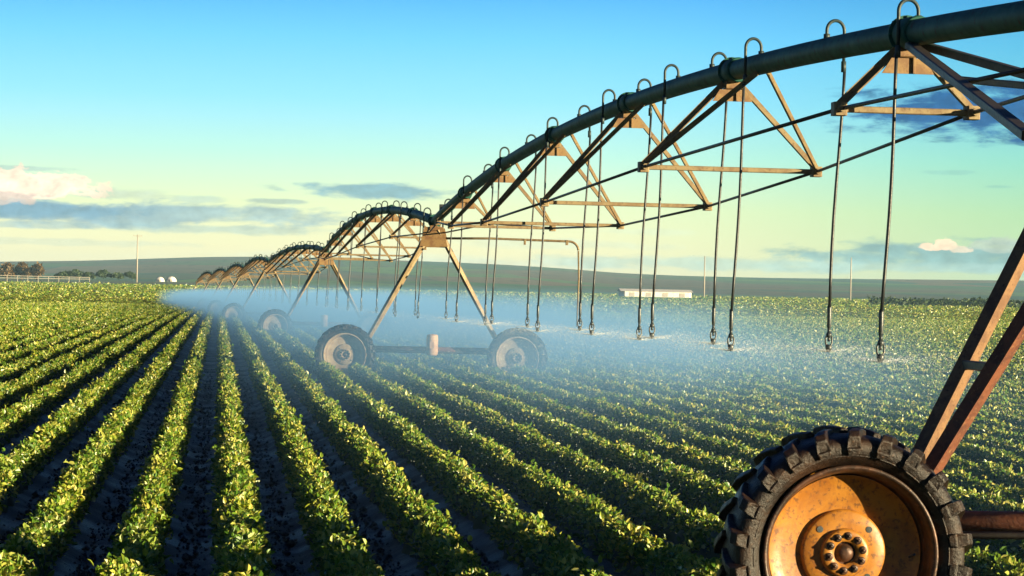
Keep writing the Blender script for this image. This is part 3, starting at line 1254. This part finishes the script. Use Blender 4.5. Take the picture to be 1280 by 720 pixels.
DROP_Y = [17.2, 19.65, 22.1, 24.1, 25.95, 28.15, 29.9, 32.5, 34.6, 37.6, 39.9, 43.0, 45.2, 49.6]
NOZZLES = []
PLACE = ['nearest', 'second', 'third', 'fourth', 'fifth', 'sixth', 'last']
for i, (so, L, rz, za, zb, xa, ya) in enumerate(SPANS):
    if i == 0:
        locs = [(yy - ya)/L for yy in DROP_Y]
    elif i in (1, 2):
        m_ = 14
        locs = [(q + .5 + (.12 if q % 2 else -.12))/m_ for q in range(m_)]
    else:
        m_ = 10
        locs = [(q + .5)/m_ for q in range(m_)]
    for q, t in enumerate(locs):
        side = -1 if q % 2 == 0 else 1
        zp = float(za + (zb-za)*t + pz(t, 0.74 if i < 2 else 0.38))
        zn = float(za + (zb-za)*t) + 1.47 + .03*math.sin(q*2.1)
        x = xa - math.sin(rz)*L*t
        y = ya + math.cos(rz)*L*t
        g, h, wt, s, xe = drop_parts(side, zp, zn)
        if i == 0:
            lab = f'{ORD[q]} sprinkler drop from the nearest tower, dark hose hanging from the nearest span'
        else:
            lab = f'{ORD[q]} small sprinkler drop along the {PLACE[i]} span, counted from its near end'
        if i <= 1:
            r_ = empty('sprinkler_drop', (x, y, zn), rz)
            g.build('gooseneck', M['gooseneck'], r_)
            h.build('hose', M['hose'], r_)
            wt.build('hose_weight', M['nozzle'], r_)
            s.build('sprinkler_head', M['nozzle'], r_)
        else:
            for b in (h, wt, s):
                g.add(b.v, b.f)
            r_ = g.build('sprinkler_drop', M['gooseneck'])
            r_.location = (x, y, zn)
            r_.rotation_euler = (0, 0, rz)
        tag(r_, lab, 'sprinkler drop', 'sprinkler drops hanging from the pipe')
        NOZZLES.append((x + xe, y, zn - .03, i))

# ------------------------------------------------------------------ things along the far edge of the field


def at(px, py, Y):
    """point on the view ray through a pixel at distance Y along the rows"""
    a = cam_point(px, py, 1.0)
    c = Vector((0, 0, CAMZ))
    d = a - c
    return c + d*(Y/d.y)


def utility_pole(px, ytop, ybot, Y, label, arm=True):
    b, t = at(px, ybot, Y), at(px, ytop, Y)
    h = t.z - b.z
    root = empty('utility_pole', (b.x, b.y, b.z - 1.0))
    p = MB()
    p.tube([(0, 0, 0), (0, 0, h*.5 + 1), (0, 0, h + 1)], [.30, .25, .19], 10)
    p.build('shaft', M['timber'], root)
    if arm:
        a = MB()
        a.bar((-1.7, -.2, h + .4), (1.7, -.2, h + .4), .2, .2)
        for xx in (-1.5, 0, 1.5):
            a.tube([(xx, -.2, h + .5), (xx, -.2, h + .85)], .09, 8)
        a.build('crossarm', M['timber'], root)
    tag(root, label, 'utility pole', 'utility poles along the far field edge')


utility_pole(171, 293, 350, 950, 'tall pale utility pole beyond the left field beside two white domes')
utility_pole(880, 320, 371, 950, 'pale utility pole just right of the long white shed', False)
utility_pole(1063, 322, 375, 950, 'pale utility pole standing between the two nearest hanging hoses', False)


def clumps(n, cx, cy, cz, rx, ry, rz_, size, g):
    d = nrm(g.normal(0, 1, (n, 3)))
    r = g.uniform(.35, 1, n)**.5
    lob = 1 + .25*np.sin(d[:, 0]*5 + cx) * np.cos(d[:, 2]*6 + cy)
    P = np.stack([cx + d[:, 0]*rx*r*lob, cy + d[:, 1]*ry*r*lob, cz + d[:, 2]*rz_*r*lob], -1)
    A = nrm(g.normal(0, 1, (n, 3)))
    Nn = nrm(d + g.normal(0, .5, (n, 3)))
    Nn = nrm(Nn - A*(Nn*A).sum(-1, keepdims=True))
    Lf = size*g.uniform(.6, 1.3, n)
    return leaf_quads(P, A, Nn, Lf, Lf*.38, .2, False)


def tree(px, ytop, ybot, wpx, Y, mat, label, name='tree', group='trees beyond the field', trunk=True):
    b, t = at(px, ybot, Y), at(px, ytop, Y)
    h = t.z - b.z
    w = wpx*Y/FPX
    root = empty(name, (b.x, b.y, b.z - .6))
    g = np.random.default_rng(int(px + 500)*7 + 3)
    Vs, Fs, n_ = [], [], 0
    base = 0
    nl = 5
    for q in range(nl + 3):
        a = 2*math.pi*q/nl + g.random()
        k_ = g.uniform(.2, .42)*w if q < nl else g.uniform(0, .15)*w
        zc = .6 + h*(g.uniform(.35, .66) if q < nl else g.uniform(.55, .74))
        v, f, n = clumps(260, k_*math.cos(a), k_*math.sin(a)*.7, zc, w*.24, w*.24, h*.26, .12*h + .25, g)
        Vs.append(v)
        Fs.append(f + base)
        base += len(v)
        n_ += n
    me = np_mesh('crown', np.concatenate(Vs), np.concatenate(Fs), np.full(n_, 4), [mat])
    link_mesh('crown', me, root)
    if trunk:
        tk = MB()
        tk.tube([(0, 0, 0), (.1, 0, .6 + h*.3), (0, .1, .6 + h*.62)], [.35, .26, .12], 8)
        for a in (0.3, 2.2, 4.3):
            tk.tube([(.08, 0, .5 + h*.28), (math.cos(a)*w*.14, math.sin(a)*w*.1, .6 + h*.5), (math.cos(a)*w*.24, math.sin(a)*w*.16, .6 + h*.66)], [.16, .1, .05], 6)
        tk.build('trunk', M['bark'], root)
    tag(root, label, name, group)


tree(-14, 326, 348, 26, 980, M['tree_gold'], 'golden brown tree cut by the left picture edge')
tree(8, 329, 348, 22, 1000, M['tree_gold'], 'leftmost wholly seen golden brown tree behind the white rail')
tree(27, 327.5, 348, 22, 985, M['tree_gold'], 'middle golden brown tree of the left group behind the white rail')
tree(46, 329, 348, 20, 975, M['tree_gold'], 'rightmost golden brown tree of the left group beside the gap')
for (px, yt, w, lb) in ((78, 339, 17, 'low dark green bush, first right of the golden trees'), (93, 336.5, 18, 'dark green bush, second right of the golden trees'),
                        (110, 340, 17, 'low dark green bush in the middle of the left hedge line'), (127, 337.5, 15, 'rounded dark bush left of the tall pale pole'),
                        (146, 340.5, 18, 'low dark bush between the rounded bush and the tall pole'), (162, 340, 14, 'last dark bush beside the tall pale pole')):
    tree(px, yt, 349, w, 960, M['tree_dark'], lb, 'bush', 'bushes along the far field edge', False)


def rail_fence():
    a, b = at(-30, 350, 930), at(112, 351, 930)
    za, zb_ = at(-30, 343, 930).z, at(112, 346.5, 930).z
    root = empty('rail_fence', a)
    n = 12
    for q in range(n):
        f = q/(n-1)
        p = a.lerp(b, f) - a
        h = (za + (zb_-za)*f) - a.z - p.z
        m_ = MB()
        m_.bar((p.x, p.y, p.z - .5), (p.x, p.y, p.z + h), .2, .2)
        m_.build('post', M['timber'], root)
    for lv in (.45, .92):
        m_ = MB()
        p = b - a
        m_.bar((0, -.15, (za - a.z)*lv), (p.x, p.y - .15, p.z + (zb_ - a.z - p.z)*lv), .1, .2)
        m_.build('rail', M['timber'], root)
    tag(root, 'pale post and rail fence in front of the golden trees at far left', 'fence')


rail_fence()


def dome(px, w, ytop, Y, label):
    b, t = at(px, 352, Y), at(px, ytop, Y)
    r_ = w/2*Y/FPX
    h = t.z - b.z
    root = empty('dome_tent', b)
    m_ = MB()
    prof = [(1.0, 0), (.97, .25), (.86, .52), (.66, .77), (.36, .94), (.02, 1.0)]
    n = 24
    vs, fs = [], []
    for (rr_, zz) in prof:
        for q in range(n):
            a = 2*math.pi*q/n
            s_ = 1 + .03*math.cos(a*8)
            vs.append((rr_*r_*math.cos(a)*s_, rr_*r_*math.sin(a)*s_, h*zz))
    for k in range(len(prof)-1):
        for q in range(n):
            fs.append((k*n+q, k*n+(q+1) % n, (k+1)*n+(q+1) % n, (k+1)*n+q))
    m_.add(vs, fs)
    m_.build('cover', M['white'], root)
    d = MB()
    d.box((0, -r_*.98, h*.22), (r_*.4, .25, h*.44))
    d.build('door', M['timber'], root)
    tag(root, label, 'dome tent', 'white domes at the far field edge')


dome(200, 11, 346, 900, 'white dome at the far field edge, nearer the tall pole')
dome(214, 13, 345.5, 890, 'white dome at the far field edge, right of the other one')


def shed():
    Y = 700
    a, b = at(775, 369, Y), at(862, 370, Y)
    t = at(818, 361.5, Y)
    h = t.z - a.z + .3
    Lx = b.x - a.x
    root = empty('long_shed', ((a.x+b.x)/2, Y, min(a.z, b.z) - .3))
    wd = 7.0
    w = MB()
    w.box((0, 0, h*.36), (Lx, wd, h*.72))
    w.build('wall', M['white'], root)
    r_ = MB()
    e = .4
    vs = [(-Lx/2-e, -wd/2-e, h*.68), (Lx/2+e, -wd/2-e, h*.68), (Lx/2+e, wd/2+e, h*.68), (-Lx/2-e, wd/2+e, h*.68), (-Lx/2-e, 0, h), (Lx/2+e, 0, h)]
    r_.add(vs, [(0, 1, 5, 4), (2, 3, 4, 5), (1, 2, 5), (3, 0, 4), (3, 2, 1, 0)])
    r_.build('roof', M['white'], root)
    for q in range(4):
        d = MB()
        d.box((-Lx*.36 + q*Lx*.24, -wd/2 - .02, h*.30), (1.6, .12, h*.5))
        d.build('door', M['timber'], root)
    tag(root, 'long low white shed beyond the field, right of centre', 'shed')


shed()


def hedge():
    p0, p1 = at(1085, 378.5, 620), at(1420, 384, 620)
    n = 2600
    g = np.random.default_rng(77)
    f = g.random(n)
    h = 1.5 + .8*row_noise(f*(p1.x-p0.x), 5, 3.0)
    P = np.stack([p0.x + (p1.x-p0.x)*f, p0.y + g.normal(0, .7, n), p0.z - .4 + h*g.random(n)], -1)
    A = nrm(g.normal(0, 1, (n, 3)))
    Nn = nrm(g.normal(0, .6, (n, 3)) + np.array([0, -.3, .8]))
    Nn = nrm(Nn - A*(Nn*A).sum(-1, keepdims=True))
    Lf = g.uniform(.5, 1.1, n)
    v, fs, m_ = leaf_quads(P, A, Nn, Lf, Lf*.4, .2, False)
    me = np_mesh('hedge', v, fs, np.full(m_, 4), [M['tree_dark']])
    tag(link_mesh('hedge', me), 'dark low hedge along the far right edge of the field', 'hedge')


hedge()

# ------------------------------------------------------------------ spray


def spray_mist():
    m, N = new_mat('spray_mist')
    pos = N.new('ShaderNodeNewGeometry').outputs['Position']
    x, y, z = N.sep(pos)
    zz = N.smooth(N.math('ADD', z, N.smooth(y, 70, 290, 0.0, 0.75)), 0.8, 2.15, 1.0, 0.0)
    # the machine bends to the left with distance
    xc = N.math('SUBTRACT', x, N.smooth(y, 60, 300, 4.6, -2.0))
    xl = N.smooth(xc, -5.6, 1.2)
    xr = N.smooth(N.math('SUBTRACT', xc, N.smooth(y, 20, 60, 0.0, 3.5)), 1.5, 7.5, 1.0, 0.0)
    yy = N.smooth(y, 20.0, 52.0, 0.05, 1.0)
    yy = N.math('MULTIPLY', yy, N.smooth(y, 60.0, 150.0, 1.0, 1.7))
    n = N.noise(pos, 0.42, 4, 0.6, 0.3)
    nn = N.smooth(n, 0.3, 0.72, 0.35, 1.6)
    d = N.math('MULTIPLY', N.math('MULTIPLY', zz, yy), N.math('MULTIPLY', xl, xr))
    d = N.math('MULTIPLY', N.math('MULTIPLY', d, nn), 0.076)
    v = N.new('ShaderNodeVolumePrincipled')
    v.inputs['Color'].default_value = (0.26, 0.56, 1.0, 1)
    N.l.new(d, v.inputs['Density'])
    v.inputs['Anisotropy'].default_value = 0.0
    o = N.new('ShaderNodeOutputMaterial')
    N.l.new(v.outputs[0], o.inputs['Volume'])
    m.cycles.volume_step_rate = 0.12
    b = MB()
    b.box((4.0, 157.0, 0.42), (26.0, 290.0, 3.5))
    ob = b.build('spray_mist', m)
    tag(ob, 'bluish cloud of fine spray drifting under the sprinkler line', 'spray mist', kind='stuff')
    return ob


spray_mist()


def droplets():
    """fine drops thrown from the nozzles, falling in shallow arcs"""
    g = np.random.default_rng(3)
    P, D, S = [], [], []
    for (x, y, z, i) in NOZZLES:
        if i > 1:
            continue
        n = 7000 if i == 0 else 1200
        v = g.uniform(3.0, 7.5, n)
        a = g.uniform(0, 2*math.pi, n)
        e = np.where(g.random(n) < .6, g.normal(.16, .035, n), g.normal(.10, .12, n))
        tmax = (v*np.sin(e) + np.sqrt((v*np.sin(e))**2 + 2*9.8*(z-.35)))/9.8
        t = tmax*g.random(n)**3.2
        drag = 1 - .12*t
        px = x + v*np.cos(e)*np.cos(a)*t*drag
        py = y + v*np.cos(e)*np.sin(a)*t*drag
        pz_ = z + v*np.sin(e)*t - 4.9*t*t
        vel = np.stack([v*np.cos(e)*np.cos(a), v*np.cos(e)*np.sin(a), v*np.sin(e) - 9.8*t], -1)
        ok = pz_ > .25
        P.append(np.stack([px, py, pz_], -1)[ok])
        D.append(nrm(vel)[ok])
        S.append(np.full(ok.sum(), 1.0))
    P, D = np.concatenate(P), np.concatenate(D)
    n = len(P)
    r_ = g.uniform(.0007, .0018, n)*np.where(g.random(n) < .04, 1.8, 1)
    ln = r_*g.uniform(1.5, 4.0, n)
    X = nrm(np.cross(D, np.array([.3, .9, .2])))
    Yv = np.cross(D, X)
    V = np.stack([P + D*ln[:, None], P + X*r_[:, None], P + (-X*.5 + Yv*.87)*r_[:, None], P + (-X*.5 - Yv*.87)*r_[:, None], P - D*ln[:, None]], 1).reshape(-1, 3)
    b = np.arange(n)[:, None]*5
    F = (b + np.array([[0, 1, 2, 0, 2, 3, 0, 3, 1, 4, 2, 1, 4, 3, 2, 4, 1, 3]])).reshape(-1)
    m, N = new_mat('water_drop')
    p = N.new('ShaderNodeBsdfPrincipled')
    p.inputs['Base Color'].default_value = (.80, .86, .90, 1)
    p.inputs['Roughness'].default_value = .12
    p.inputs['Specular IOR Level'].default_value = 1.0
    finish(N, p)
    me = np_mesh('spray_droplets', V, F, np.full(6*n, 3), [m])
    tag(link_mesh('spray_droplets', me), 'bright water drops flying from the sprinkler heads', 'water drops', kind='stuff')


droplets()


def haze():
    m, N = new_mat('air')
    v = N.new('ShaderNodeVolumePrincipled')
    v.inputs['Color'].default_value = (0.46, 0.76, 1.0, 1)
    v.inputs['Density'].default_value = 0.00012
    o = N.new('ShaderNodeOutputMaterial')
    N.l.new(v.outputs[0], o.inputs['Volume'])
    b = MB()
    b.box((0, 900, -5.0), (12000, 6800, 102.0))
    tag(b.build('haze', m), 'thin bluish air over the whole field', 'haze', kind='stuff')


USE_HAZE = True
if USE_HAZE:
    haze()
